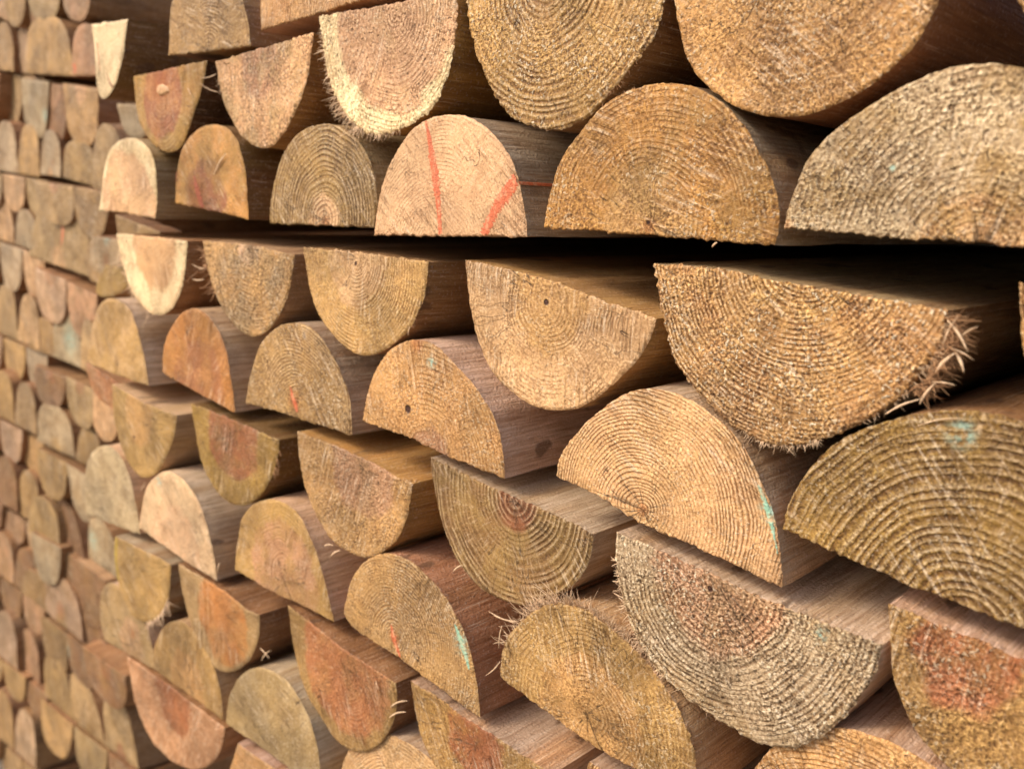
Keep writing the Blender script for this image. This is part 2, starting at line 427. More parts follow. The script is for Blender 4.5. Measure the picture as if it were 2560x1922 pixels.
def add_strand(FV, FF, p, d, ln, w, rnd, seg=4):
    up = np.array([rnd.gauss(0, 1) for _ in range(3)]); a = np.cross(d, up); a /= np.linalg.norm(a)+1e-9
    bend = a*rnd.uniform(-.5, .5)
    rings = []
    b = np.cross(d, a)
    for k in range(seg+1):
        t = k/seg
        cpt = p+d*ln*t+bend*ln*t*t
        ww = w*(1-t)**.7*.5+w*.08
        rings.append([cpt+a*ww, cpt-a*ww*.5+b*ww*.6, cpt-a*ww*.5-b*ww*.6])
    s0 = len(FV)
    for r in rings: FV.extend(r)
    for k in range(seg):
        for i in range(3):
            q = s0+k*3
            FF.append((q+i, q+(i+1) % 3, q+3+(i+1) % 3, q+3+i))
    FF.append((s0, s0+2, s0+1)); FF.append((s0+seg*3, s0+seg*3+1, s0+seg*3+2))

def stick(body, c, off, x0, y0, x1, y1, w, mat=None, lift=.0022, bend=.05):
    """one loose splinter between two points, a little in front of the sawn end"""
    rnd = random.Random(int(x0*3+y0))
    a = px(x0, y0, off)-c; b = px(x1, y1, off)-c
    u = float(np.linalg.norm(px(x0, y0+1, off)-px(x0, y0, off)))
    FV, FF = [], []
    A3 = np.array([a[0], -.0006, a[1]]); B3 = np.array([b[0], -lift, b[1]])
    d = B3-A3; ln = np.linalg.norm(d); d /= ln
    side = np.cross(d, [0, 1, 0]); side /= np.linalg.norm(side)
    seg = 7; rings = []
    for k in range(seg+1):
        t = k/seg
        ww = w*u*.36*(math.sin(math.pi*(.12+.86*t))*.8+.2)*rnd.uniform(.8, 1.15)
        cp = A3+d*ln*t+side*ln*bend*math.sin(math.pi*t)
        rings.append([cp+side*ww, cp+np.array([0, -ww*.5, 0]), cp-side*ww, cp+np.array([0, ww*.5, 0])])
    for r in rings: FV.extend(r)
    for k in range(seg):
        for i in range(4):
            q = k*4; FF.append((q+i, q+(i+1) % 4, q+4+(i+1) % 4, q+4+i))
    FF.append((0, 3, 2, 1)); FF.append((seg*4, seg*4+1, seg*4+2, seg*4+3))
    return mesh_obj('splinter', np.array(FV), FF, mat or M_FIB, body)

def streak(L, pts, mat, label=None, name='resin_streak'):
    """resin-filled crack in a sawn end: pts = (x, y, width) along it in photo pixels"""
    body, c, off, rim, nor = L
    P = np.array([px(p[0], p[1], off)-c for p in pts]); u = float(np.linalg.norm(px(pts[0][0], pts[0][1]+1, off)-px(pts[0][0], pts[0][1], off)))
    n = 90; Q = crom(P, n)
    wd = np.interp(np.linspace(0, 1, n), np.linspace(0, 1, len(pts)), [p[2] for p in pts])*u*.5
    T = np.gradient(Q, axis=0); T /= np.linalg.norm(T, axis=1)[:, None]; S = np.c_[-T[:, 1], T[:, 0]]
    w1 = wd*(1+vnoise(np.arange(n)*.7, np.zeros(n), 3)*.5); w2 = wd*(1+vnoise(np.arange(n)*.7, np.zeros(n)+8, 3)*.5)
    w1 = w1*1.2*(1+(hash2(np.arange(n), np.arange(n)*0, 5)-.5)*.5); w2 = w2*1.2*(1+(hash2(np.arange(n), np.arange(n)*0, 9)-.5)*.5)
    V = []; K = 6
    inside = lambda q: min(1.0, .985*float(np.linalg.norm(rim[int(np.argmin(((rim/np.linalg.norm(rim, axis=1)[:, None]-q/np.linalg.norm(q))**2).sum(1)))]))/float(np.linalg.norm(q)))
    for i in range(n):
        row = [Q[i]+S[i]*(w1[i]*(1-k/K*2) if k/K < .5 else -w2[i]*(k/K*2-1)) for k in range(K+1)]
        row = [q*inside(q) for q in row]
        ys = face_y(body, row)
        for k in range(K+1):
            V.append((row[k][0], ys[k]-(.00022 if 0 < k < K else .00002), row[k][1]))
    Fc = []
    for i in range(n-1):
        for k in range(K): Fc.append((i*(K+1)+k, i*(K+1)+k+1, (i+1)*(K+1)+k+1, (i+1)*(K+1)+k))
    o = mesh_obj(name, V, Fc, mat, body)
    if label: o['label'] = label
    return o

def torn(L, spots, n, ln, w):
    body, c, off, rim, nor = L
    rnd = random.Random(77); FV, FF = [], []
    for k in range(n):
        i = rnd.randrange(len(spots)-1); t = rnd.random()
        p = px(spots[i][0]*(1-t)+spots[i+1][0]*t, spots[i][1]*(1-t)+spots[i+1][1]*t, off)-c
        u = float(np.linalg.norm(px(2300, 901, off)-px(2300, 900, off)))
        d = np.array([rnd.gauss(.75, .5), rnd.gauss(.05, .5), rnd.gauss(-.25, .65)]); d /= np.linalg.norm(d)
        add_strand(FV, FF, np.array([p[0]+rnd.gauss(0, 6)*u, rnd.uniform(-.0005, .006), p[1]+rnd.gauss(0, 6)*u]), d, ln*u*rnd.uniform(.3, 1.3), w*u*rnd.uniform(.5, 1.7), rnd, 6)
    o = mesh_obj('torn_fibres', np.array(FV), FF, M_FIBD, body); o['kind'] = 'stuff'

def knot(L, x, y, rx, ry, mat):
    body, c, off, rim, nor = L
    o = px(x, y, off)-c; a = px(x+rx, y, off)-c-o; b = px(x, y+ry, off)-c-o
    V = [(o[0], -.0011, o[1])]; n = 28
    for k, yy in ((.55, -.0010), (.9, -.0006), (1.0, .0005)):
        for i in range(n):
            t = 2*math.pi*i/n; g = k*(1+.08*math.sin(3*t+1)+.05*math.sin(7*t))
            q = o+a*math.cos(t)*g+b*math.sin(t)*g; V.append((q[0], yy, q[1]))
    Fc = [(0, 1+i, 1+(i+1) % n) for i in range(n)]
    for k in range(2): Fc += [(1+k*n+i, 1+(k+1)*n+i, 1+(k+1)*n+(i+1) % n, 1+k*n+(i+1) % n) for i in range(n)]
    return mesh_obj('knot', V, Fc, mat, body)

def side_streak(L, x, y, depth, wpx, mat):
    """the same resin running back along the rounded side"""
    body, c, off, rim, nor = L
    p = px(x, y, off)-c; i0 = int(np.argmin(((rim-p)**2).sum(1))); m = len(rim)
    u = float(np.linalg.norm(px(x, y+1, off)-px(x, y, off)))
    k = max(2, int(wpx*u/np.linalg.norm(rim[1]-rim[0])))
    idx = [(i0+j-k//2) % m for j in range(k+1)]
    V, Fc = [], []
    ys = np.linspace(0, depth, 14)
    for r, yy in enumerate(ys):
        for q, i in enumerate(idx):
            pr = .0004 if 0 < q < k else .0001
            w = rim[i]*(1+.09*yy)+nor[i]*pr
            V.append((w[0], yy, w[1]))
    nn = len(idx)
    for r in range(len(ys)-1):
        for q in range(nn-1): Fc.append((r*nn+q, r*nn+q+1, (r+1)*nn+q+1, (r+1)*nn+q))
    return mesh_obj('resin_streak', V, Fc, mat, body)

def half(p0, p1, apex, n=9):
    """arc control points of a half-round whose flat runs p0 to p1 and whose crown is at apex"""
    p0, p1, apex = map(np.array, (p0, p1, apex)); mid = (p0+p1)/2
    return [tuple(mid+(p1-p0)/2*math.copysign(abs(math.cos(t))**.74, math.cos(t))+(apex-mid)*1.03*math.sin(t)**.74) for t in np.linspace(0, math.pi, n+2)[1:-1]]

# ------------------------------------------------------------------ the near pile, traced log by log (photo pixels, 2560 x 1922)
# -- hanging row along the top: flat side up
L = log('narrow cream half-round with red scratches, hanging beside the far pile at top left', [(228, 62), (316, 48)],
        [(310, 107), (303, 165), (288, 211), (268, 243), (250, 259), (242, 225), (238, 165), (234, 107)], off=-.004, sap='cream', heart='pale', stain='rust', st=.12, rs=.2, side='moss', side_d='umber', rough=.5, chips=.1, pits=.3)
streak(L, [(243, 107, 4), (248, 150, 3), (252, 180, 1)], M_RES); streak(L, [(265, 180, 2), (272, 205, 5), (283, 222, 4)], M_RESD)
L = log('reddish brown half-round with a pale round knot, hanging in the upper left', [(332, 192), (420, 172), (514, 151)],
    [(510, 196), (500, 226), (486, 262), (470, 330), (452, 370), (428, 384), (401, 382), (362, 343), (345, 305), (338, 269), (332, 225)], off=.002, sap='mustard', heart='redbrown', hr=105, pith=(405, 235), stain='amber', st=.4, rs=.55, fq=260, rough=.45, side='dark', side_d='umber', rust=(400, 210), rust_r=60,
    sticks=[(470, 221, 484, 241, 5)])
knot(L, 406, 225, 15, 14, M_FIBL)
log('frayed greyish half-round with pinkish centre and pale right rim, hanging left of the rosy-hearted one', [(537, 155), (640, 124), (760, 88), (782, 82)],
    [(777, 124), (770, 170), (762, 208), (741, 283), (705, 341), (680, 366), (654, 374), (628, 367), (589, 331), (565, 284), (546, 220)], off=0, sap='tan', heart='rose', hr=90, pith=(650, 160), stain='drab', st=.8, rs=.35, rough=.95, chips=.5, pits=.8, side='khaki', side_d='umber',
    fray=[(537, 160, 548, 230, 9, 16)], sticks=[(543, 185, 509, 196, 4), (549, 231, 505, 208, 3.5)])
log('large half-round with rosy heart and ragged cream rim in the top row', [(796, 40), (960, 12), (1140, -20)],
    [(1141, 60), (1132, 124), (1118, 196), (1096, 245), (1063, 293), (1010, 326), (933, 345), (897, 326), (861, 295), (830, 237), (813, 179), (801, 107)], off=-.003, sap='cream', heart='salmon', hr=245, pith=(985, 45), stain='tan', st=.45, rs=.6, fq=300, rough=.7, chips=.4, pits=.9, side='amber', side_d='umber', jag_arc=1.6,
    fray=[(801, 60, 830, 237, 90, 22), (830, 237, 897, 326, 110, 38), (897, 326, 1000, 326, 50, 20)])
log('big golden half-round with coarse wavy rings, hanging above the amber domed end', [(1160, -15), (1400, -75), (1668, -140)],
    [(1666, 20), (1640, 90), (1600, 135), (1560, 195), (1494, 263), (1470, 290), (1433, 318), (1376, 332), (1313, 318), (1265, 290), (1229, 235), (1205, 180), (1179, 107), (1165, 50)], off=.001, sap='gold', heart='honey', hr=100, stain='mustard', st=.35, rs=.95, fq=230, rough=.95, chips=.9, pits=.6, side='brown', side_d='umber', pith=(1370, -60), jag_arc=1.2,
    fray=[(1494, 263, 1600, 135, 22, 16)])
log('speckled yellow-brown half-round hanging in the top row, right of the wavy-ringed one', [(1672, -110), (1980, -190), (2370, -300)],
    [(2382, -120), (2350, 0), (2300, 100), (2276, 126), (2238, 166), (2182, 210), (2119, 250), (2041, 284), (1963, 296), (1901, 291), (1838, 269), (1791, 241), (1744, 200), (1716, 163), (1700, 107), (1680, 0)], off=.001, sap='gold', heart='honey', stain='brown', st=.4, rs=.45, fq=200, rough=1.0, chips=.65, pits=.9, side='brown', side_d='umber', pith=(2000, -170))
log('brown half-round hanging in the very top right corner', [(2470, -260), (3100, -440)], half((2470, -260), (3100, -440), (2840, 95)), off=.003, sap='honey', stain='brown', st=.5, rough=.8, chips=.6, pits=.6, side='brown', side_d='umber')
# -- domed ends of the row above, cut by the top edge
log('pale sawn block end with a straight bottom edge, domed log at the very top left', [(420, 139), (520, 129), (625, 115)], half((420, 139), (625, 115), (510, -62)), off=-.001, sap='khaki', heart='tan', stain='olive', st=.4, rough=.6, side='khaki', side_d='brown')
log('domed end at the top edge above the pink-hearted log', [(652, 78), (1000, -30)], half((652, 78), (1000, -30), (790, -210)), off=.002, sap='honey', heart='tan', stain='olive', st=.4, rough=.6)
# -- domed row under it, flat side down on the long dark gap
log('pale blond domed end with pinkish lower half, just above the dark gap at left', [(245, 527), (310, 533), (385, 547)],
    [(389, 500), (388, 437), (382, 400), (370, 368), (346, 345), (315, 340), (285, 355), (266, 385), (256, 425), (249, 490)], off=-.004, sap='cream', heart='pink', hr=150, pith=(318, 530), stain='gold', st=.35, rs=.2, rough=.5, chips=.1, pits=.2, side='drab', side_d='khaki')
L = log('rusty red and yellow domed end with a white splinter across it', [(436, 508), (520, 526), (617, 549)],
    [(616, 485), (612, 413), (597, 352), (573, 320), (533, 307), (495, 314), (465, 345), (446, 392), (436, 440)], off=.001, sap='amber', heart='redbrown', hr=105, pith=(510, 505), stain='mustard', st=.6, rs=.35, rough=.5, chips=.25, pits=.4, side='moss', side_d='umber', rust=(490, 480), rust_r=60,
    sticks=[(537, 437, 572, 384, 8)])
streak(L, [(486, 440, 8), (492, 470, 18), (500, 500, 20), (506, 520, 14)], M_RESD)
streak(L, [(438, 400, 4), (440, 430, 10), (438, 455, 7)], M_RESD)
log('dark-ringed domed end with a pale round core, left of the pink domed end', [(671, 559), (800, 563), (931, 570)],
    [(941, 520), (942, 461), (921, 396), (897, 348), (861, 318), (813, 304), (765, 313), (724, 346), (700, 389), (681, 456), (672, 510)], off=0, sap='olive', heart='pink', hr=62, pith=(812, 545), stain='moss', st=.5, rs=1.0, fq=260, rough=.6, side='drab', side_d='brown', rust=(815, 552), rust_r=22)
L = log('smooth pink domed end crossed by two orange-red resin streaks', [(933, 588), (1100, 590), (1315, 592)],
    [(1310, 524), (1299, 449), (1277, 401), (1253, 353), (1212, 317), (1173, 291), (1130, 282), (1072, 291), (1036, 315), (1005, 348), (972, 408), (953, 449), (940, 520)], off=-.003, sap='pink', heart='pink', stain='pale', st=.4, rs=.4, fq=380, rough=.35, chips=.1, pits=.3, rel=.35, side='ash', side_d='brown', pith=(1090, 640))
streak(L, [(1063, 296, 4), (1073, 350, 14), (1083, 410, 22), (1092, 470, 24), (1098, 530, 13), (1102, 586, 14)], M_RES, 'long thin orange-red streak')
streak(L, [(1296, 436, 20), (1278, 468, 34), (1254, 500, 30), (1232, 538, 24), (1208, 588, 26)], M_RES, 'slanting orange-red streak')
side_streak(L, 1300, 455, .06, 15, M_RES)
log('amber domed end with dark pith dot, resting above the long dark gap', [(1356, 571), (1550, 583), (1750, 598), (1934, 614)],
    [(1947, 569), (1945, 491), (1926, 438), (1891, 366), (1854, 307), (1807, 258), (1760, 224), (1713, 210), (1666, 208), (1603, 213), (1541, 233), (1500, 268), (1469, 300), (1428, 350), (1398, 396), (1368, 480)], off=-.001, sap='amber', heart='honey', hr=130, pith=(1620, 556), stain='olive', st=.5, rs=.55, fq=330, rough=.75, chips=.6, pits=.35, side='ash', side_d='tan', hole=(1620, 556), hole_r=6, rust=(1612, 560), rust_r=32,
    fray=[(1870, 330, 1895, 372, 6, 18), (1541, 233, 1600, 213, 14, 9)], sticks=[(1782, 617, 1800, 606, 9)])
log('big grey-brown domed end with pale left corner, right edge, above the dark gap', [(1958, 570), (2150, 586), (2448, 607), (2900, 650)],
    [(2880, 520), (2820, 380), (2720, 250), (2620, 185), (2530, 158), (2448, 158), (2401, 163), (2338, 178), (2276, 206), (2197, 247), (2119, 294), (2041, 352), (2010, 413), (1981, 482), (1962, 540)], off=-.001, sap='grey', heart='tan', hr=150, pith=(2430, 640), stain='olive', st=.8, rs=.68, fq=300, rough=.95, chips=.6, pits=.9, side='brown', side_d='umber', teal=(2232, 424), teal_r=14, rust=(1968, 560), rust_r=26)
# -- row hanging below the long dark gap
log('cream half-round with ragged left rim hanging just below the long dark gap', [(289, 584), (380, 592), (467, 602)],
    [(464, 650), (460, 690), (447, 742), (428, 780), (396, 796), (362, 779), (329, 738), (307, 680), (294, 620)], off=-.003, sap='cream', heart='tan', hr=120, pith=(385, 600), stain='pale', st=.4, rs=.1, rough=.5, chips=.3, pits=.2, side='brown', side_d='umber', jag_arc=1.4,
    fray=[(293, 620, 320, 720, 40, 26), (320, 720, 370, 785, 30, 26)])
log('rough greyish half-round with torn left edge, hanging right of the cream one', [(505, 601), (620, 614), (735, 636)],
    [(731, 669), (720, 724), (706, 786), (672, 826), (642, 846), (613, 843), (579, 815), (548, 765), (524, 710), (509, 650)], off=0, sap='gold', heart='pink', hr=45, pith=(622, 622), stain='drab', st=.75, rs=.7, fq=270, rough=1.1, chips=.6, pits=.9, side='tan', side_d='brown',
    fray=[(507, 620, 535, 735, 50, 34)], sticks=[(512, 698, 487, 698, 5), (514, 672, 486, 660, 4)])
log('yellow-brown half-round with a tiny pith hole, hanging third below the dark gap', [(759, 618), (900, 632), (1069, 655)],
    [(1066, 690), (1057, 765), (1030, 815), (1004, 843), (960, 878), (921, 897), (880, 886), (837, 849), (801, 806), (777, 753), (763, 693)], off=-.001, sap='gold', heart='tan', hr=110, pith=(890, 655), stain='olive', st=.45, rs=.75, fq=360, rough=.55, chips=.25, pits=.25, side='brown', side_d='umber', hole=(889, 659), hole_r=6,
    fray=[(1060, 740, 1020, 830, 10, 12)], sticks=[(1022, 838, 1032, 815, 5)])
log('evenly ringed tan half-round with a dark pith hole, fourth below the dark gap', [(1158, 649), (1261, 673), (1394, 708), (1504, 752), (1640, 797)],
    [(1636, 833), (1603, 891), (1562, 938), (1504, 985), (1455, 1018), (1412, 1031), (1346, 1026), (1285, 993), (1225, 932), (1197, 872), (1178, 790), (1163, 705)], off=0, sap='tan', heart='honey', hr=120, pith=(1365, 757), stain='honey', st=.3, rs=.6, fq=350, rough=.55, chips=.3, pits=.2, side='honey', side_d='brown', hole=(1365, 756), hole_r=9)
L = log('largest half-round, coarse speckled end below the dark gap at the right', [(1636, 657), (1794, 672), (1989, 712), (2183, 744), (2364, 776)],
    [(2368, 833), (2325, 911), (2261, 985), (2175, 1046), (2086, 1096), (1989, 1120), (1911, 1110), (1841, 1080), (1756, 1008), (1697, 930), (1658, 833), (1640, 736)], off=-.002, sap='honey', heart='gold', hr=150, pith=(2005, 655), stain='redbrown', st=.35, rs=.95, fq=370, rough=1.15, chips=1.0, pits=.55, side='drab', side_d='umber', jag_arc=1.5,
    fray=[(1841, 1082, 2040, 1110, 120, 20), (2364, 790, 2300, 945, 60, 30), (2300, 945, 2150, 1060, 30, 24)],
    sticks=[(2215, 1035, 2310, 995, 8), (2300, 1010, 2345, 955, 9), (2330, 955, 2395, 962, 6), (2370, 800, 2425, 880, 10), (2380, 870, 2440, 900, 5), (2405, 840, 2450, 815, 6), (2390, 880, 2415, 930, 12), (2360, 860, 2400, 790, 7), (2340, 930, 2395, 880, 14)])
torn(L, [(2368, 790), (2372, 830), (2345, 880), (2325, 930), (2280, 985)], 330, 62, 2.6)
log('half-round at the right border below the long dark gap, beyond the torn splinters', [(2545, 706), (3050, 790)], half((2545, 706), (3050, 790), (2790, 1130)), off=.002, sap='honey', stain='brown', st=.5, rough=.8, side='brown', side_d='umber')
# -- domed row on the next slanting seam
log('blond domed end with pink-grey side, lowest left above the first slanting seam', [(216, 905), (278, 933), (368, 965)],
    [(363, 920), (350, 850), (336, 800), (318, 763), (293, 744), (264, 743), (242, 760), (228, 813), (219, 865)], off=-.001, sap='khaki', heart='tan', stain='pale', st=.4, rs=.15, rough=.5, chips=.25, pits=.2, side='blush', side_d='tan')
log('smooth orange domed end with a pale flank', [(403, 930), (485, 977), (583, 1031)],
    [(580, 990), (574, 930), (562, 873), (541, 816), (512, 776), (483, 765), (452, 777), (430, 811), (411, 852), (402, 900)], off=-.002, sap='orange', heart='rust', hr=120, pith=(500, 975), stain='amber', st=.4, rs=.15, rough=.5, chips=.05, pits=.15, side='pink', side_d='tan')
L = log('olive-grey ringed domed end with small red core streak, beside the orange one', [(613, 1008), (669, 1022), (731, 1042), (800, 1063), (877, 1089)],
    [(880, 1020), (861, 960), (838, 910), (813, 858), (790, 825), (757, 807), (724, 804), (683, 817), (654, 849), (635, 885), (620, 948)], off=0, sap='khaki', heart='tan', stain='drab', st=.5, rs=.8, fq=350, rough=.8, chips=.55, pits=.4, side='ash', side_d='brown', pith=(740, 1040), rust=(733, 1000), rust_r=36, jag=1.4)
streak(L, [(724, 966, 3), (730, 990, 10), (738, 1012, 14), (742, 1030, 8)], M_RES)
log('tan domed end with a dark knot hole and pale green specks', [(902, 1053), (1010, 1090), (1130, 1146), (1259, 1198)],
    [(1257, 1110), (1237, 1041), (1201, 983), (1160, 938), (1117, 888), (1083, 858), (1040, 843), (996, 853), (953, 889), (924, 945), (909, 1005)], off=-.002, sap='honey', heart='rose', hr=75, pith=(1070, 1145), stain='khaki', st=.4, rs=.55, fq=260, rough=.6, chips=.5, pits=.35, side='blush', side_d='brown', hole=(1021, 1023), hole_r=12, teal=(1080, 905), teal_r=26, rust=(1040, 862), rust_r=34)
L = log('pale domed end with tight rings, red pith and mint stain on its right rim', [(1385, 1190), (1493, 1240), (1600, 1306), (1780, 1386), (1957, 1470)],
    [(1953, 1370), (1934, 1274), (1891, 1178), (1850, 1097), (1785, 1035), (1697, 982), (1631, 966), (1585, 972), (1539, 993), (1470, 1042), (1412, 1111), (1388, 1150)], off=-.002, sap='tan', heart='khaki', stain='khaki', st=.4, rs=.95, fq=420, rough=.6, chips=.5, pits=.3, side='ash', side_d='tan', pith=(1603, 1271), rust=(1603, 1271), rust_r=22, teal=(1921, 1275), teal_r=50)
streak(L, [(1896, 1212, 4), (1914, 1258, 14), (1930, 1310, 15), (1941, 1350, 10), (1948, 1390, 5)], M_TEAL, name='mint_stain')
log('mustard-brown domed end with wide dark rings and green top stain, at the right edge', [(1957, 1321), (2150, 1412), (2281, 1469), (2450, 1530), (2860, 1700)],
    [(2850, 1420), (2780, 1230), (2680, 1110), (2560, 1045), (2451, 1026), (2378, 1024), (2280, 1033), (2183, 1060), (2086, 1100), (2020, 1164), (1977, 1238), (1960, 1285)], off=-.001, sap='mustard', heart='mustard', stain='moss', st=.6, rs=1.0, fq=230, rough=.75, chips=.4, pits=.5, side='brown', side_d='umber', pith=(2420, 1560), teal=(2395, 1085), teal_r=55, sticks=[(2295, 1064, 2412, 1043, 5)])
# -- hanging row below the slanting seam
log('broad greenish tan half-round hanging below the blond domed end at left', [(278, 960), (341, 996), (389, 1020), (440, 1038)],
    [(437, 1080), (423, 1117), (411, 1160), (385, 1190), (358, 1199), (331, 1186), (307, 1135), (286, 1069), (278, 1010)], off=-.001, sap='khaki', heart='honey', hr=70, pith=(345, 1040), stain='moss', st=.35, rs=.1, rough=.5, chips=.05, pits=.1, side='pink', side_d='tan', hole=(337, 1092), hole_r=5)
log('olive half-round with a dark red-brown heart and torn right edge', [(478, 1008), (572, 1046), (695, 1100)],
    [(695, 1140), (683, 1190), (655, 1238), (616, 1275), (572, 1261), (540, 1232), (509, 1182), (490, 1105), (481, 1057)], off=0, sap='mustard', heart='redbrown', hr=118, pith=(580, 1080), stain='moss', st=.5, rs=.4, rough=.55, chips=.15, pits=.4, side='moss', side_d='umber', fray=[(695, 1110, 683, 1190, 16, 22)])
log('half-round with mottled pink-brown heart and wide blond border', [(741, 1079), (808, 1105), (909, 1147), (1028, 1210)],
    [(1022, 1262), (1010, 1310), (994, 1350), (965, 1377), (933, 1391), (904, 1397), (868, 1386), (837, 1360), (813, 1331), (789, 1295), (765, 1237), (750, 1189), (743, 1129)], off=-.001, sap='honey', heart='rose', hr=120, pith=(905, 1165), stain='drab', st=.3, rs=.2, rough=.95, chips=.4, pits=.4, side='gold', side_d='amber')
log('brown half-round with strong dark concentric rings, hanging in the lower middle', [(1075, 1144), (1204, 1207), (1289, 1246), (1385, 1288), (1484, 1334)],
    [(1478, 1390), (1462, 1432), (1424, 1477), (1366, 1508), (1289, 1525), (1212, 1487), (1154, 1431), (1116, 1354), (1092, 1277), (1078, 1200)], off=.001, sap='olive', heart='redbrown', hr=70, pith=(1290, 1255), stain='brown', st=.5, rs=.85, fq=230, rough=.45, chips=.2, pits=.25, side='blush', side_d='tan')
log('big weathered half-round with pinkish torn centre, grey rings below and frayed left edge', [(1540, 1331), (1640, 1374), (1804, 1447), (1947, 1512), (2064, 1560), (2207, 1613)],
    [(2200, 1664), (2151, 1748), (2099, 1812), (2040, 1860), (1960, 1882), (1880, 1860), (1812, 1814), (1739, 1773), (1652, 1695), (1600, 1630), (1565, 1556), (1543, 1447), (1532, 1382)], off=-.002, sap='grey', heart='salmon', hr=180, pith=(1790, 1455), stain='drab', st=.5, rs=.9, fq=290, rough=1.1, chips=.9, pits=.8, side='blush', side_d='tan', hole=(1776, 1472), hole_r=9, teal=(2048, 1590), teal_r=28, jag_arc=1.2,
    fray=[(1534, 1390, 1565, 1556, 80, 22), (1565, 1556, 1652, 1695, 80, 24), (1652, 1695, 1812, 1812, 12, 12)])
log('rusty brown half-round cut by the right edge near the bottom right corner', [(2217, 1508), (2325, 1553), (2450, 1604), (2850, 1790)],
    [(2840, 1890), (2760, 1990), (2640, 2040), (2520, 2020), (2410, 1960), (2330, 1890), (2273, 1812), (2238, 1729), (2218, 1620)], off=0, sap='olive', heart='redbrown', hr=120, pith=(2420, 1660), stain='moss', st=.6, rs=.35, rough=.95, chips=.5, pits=.7, side='blush', side_d='tan')
# -- domed row on the second slanting seam
log('small greenish grey domed end at the left end of the second slanting seam', [(214, 1284), (280, 1312), (346, 1336)],
    [(342, 1285), (331, 1215), (308, 1148), (283, 1115), (257, 1108), (230, 1122), (212, 1160), (208, 1220)], off=.003, sap='ash', heart='drab', stain='moss', st=.3, rs=.2, rough=.5, side='pink', side_d='tan')
log('pinkish blond domed end with a pale rim, second on the second slanting seam', [(347, 1318), (400, 1358), (461, 1402), (540, 1452)],
    [(533, 1384), (517, 1315), (490, 1240), (452, 1185), (413, 1171), (380, 1188), (360, 1228), (349, 1275)], off=-.002, sap='pale', heart='pink', hr=120, pith=(440, 1390), stain='ash', st=.35, rs=.2, rough=.5, chips=.15, pits=.2, side='blush', side_d='tan', teal=(395, 1205), teal_r=22,
    sticks=[(354, 1228, 372, 1204, 4)])
log('rosy half-moon end with olive left border, on the second slanting seam', [(588, 1424), (669, 1473), (750, 1512), (832, 1555)],
    [(822, 1490), (803, 1430), (780, 1345), (750, 1290), (717, 1257), (680, 1245), (645, 1249), (616, 1270), (601, 1297), (590, 1340), (588, 1380)], off=0, sap='khaki', heart='rose', hr=140, pith=(710, 1450), stain='mustard', st=.5, rs=.5, fq=330, rough=.5, chips=.25, pits=.3, side='pink', side_d='tan',
    sticks=[(545, 1432, 556, 1404, 8), (812, 1364, 840, 1361, 6), (828, 1390, 857, 1374, 7)])
L = log('olive-grey ringed domed end with mint-green streak and red core line, lower middle', [(856, 1535), (885, 1572), (996, 1645), (1127, 1742), (1197, 1794)],
    [(1193, 1701), (1173, 1616), (1143, 1539), (1096, 1468), (1039, 1404), (982, 1380), (946, 1382), (905, 1402), (876, 1440), (859, 1493)], off=-.001, sap='khaki', heart='tan', stain='drab', st=.45, rs=.75, fq=380, rough=.65, chips=.5, pits=.4, side='rose', side_d='brown', pith=(985, 1600), rust=(984, 1590), rust_r=28, teal=(1155, 1608), teal_r=42,
    sticks=[(1135, 1427, 1164, 1410, 7)])
streak(L, [(979, 1560, 3), (984, 1585, 12), (990, 1615, 11), (1000, 1642, 6)], M_RES)
streak(L, [(1138, 1560, 4), (1153, 1600, 13), (1166, 1640, 12), (1174, 1672, 5)], M_TEAL, name='mint_stain')
L = log('olive domed end with a crown of upright frayed fibres, bottom middle', [(1249, 1692), (1308, 1736), (1366, 1782), (1480, 1862), (1740, 2010)],
    [(1744, 1930), (1722, 1830), (1680, 1745), (1610, 1650), (1559, 1598), (1501, 1548), (1443, 1508), (1378, 1502), (1316, 1533), (1270, 1578), (1249, 1630)], off=-.0035, sap='khaki', heart='honey', hr=150, pith=(1470, 1790), stain='moss', st=.55, rs=.45, fq=330, rough=.6, chips=.35, pits=.4, side='tan', side_d='brown', jag_arc=1.2,
    fray=[(1310, 1538, 1450, 1510, 170, 36), (1450, 1510, 1600, 1640, 140, 32), (1255, 1620, 1310, 1538, 34, 28)],
    sticks=[(1290, 1556, 1229, 1525, 6), (1296, 1552, 1240, 1535, 4), (1249, 1618, 1262, 1560, 5), (1252, 1652, 1222, 1684, 5)])
log('domed end below the bottom edge, under the big weathered half-round', [(1800, 2060), (2400, 2340)], half((1800, 2060), (2400, 2340), (2240, 1868)), off=.002, sap='honey', stain='brown', st=.5, rough=.8)
# -- hanging row below the second slanting seam
L = log('blurred tan half-round with a yellow streak on its left and frayed lower right', [(285, 1340), (355, 1374), (426, 1412)],
    [(424, 1469), (414, 1517), (392, 1545), (360, 1566), (329, 1543), (307, 1505), (290, 1445), (283, 1390)], off=-.002, sap='khaki', heart='khaki', stain='drab', st=.5, rs=.1, rough=.5, chips=.1, pits=.2, side='ash', side_d='brown',
    fray=[(418, 1500, 365, 1562, 60, 30)])
streak(L, [(291, 1345, 6), (290, 1375, 11), (292, 1410, 9), (297, 1450, 4)], M_YEL)
log('half-round with an orange heart and pale olive border, lower left', [(444, 1408), (541, 1466), (608, 1517), (645, 1537)],
    [(648, 1585), (638, 1624), (616, 1661), (580, 1686), (548, 1683), (513, 1650), (485, 1601), (461, 1517), (449, 1457)], off=0, sap='drab', heart='orange', hr=108, pith=(555, 1545), stain='khaki', st=.4, rs=.25, rough=.65, chips=.3, pits=.2, side='brown', side_d='umber',
    sticks=[(652, 1620, 680, 1645, 5), (655, 1650, 684, 1622, 4)])
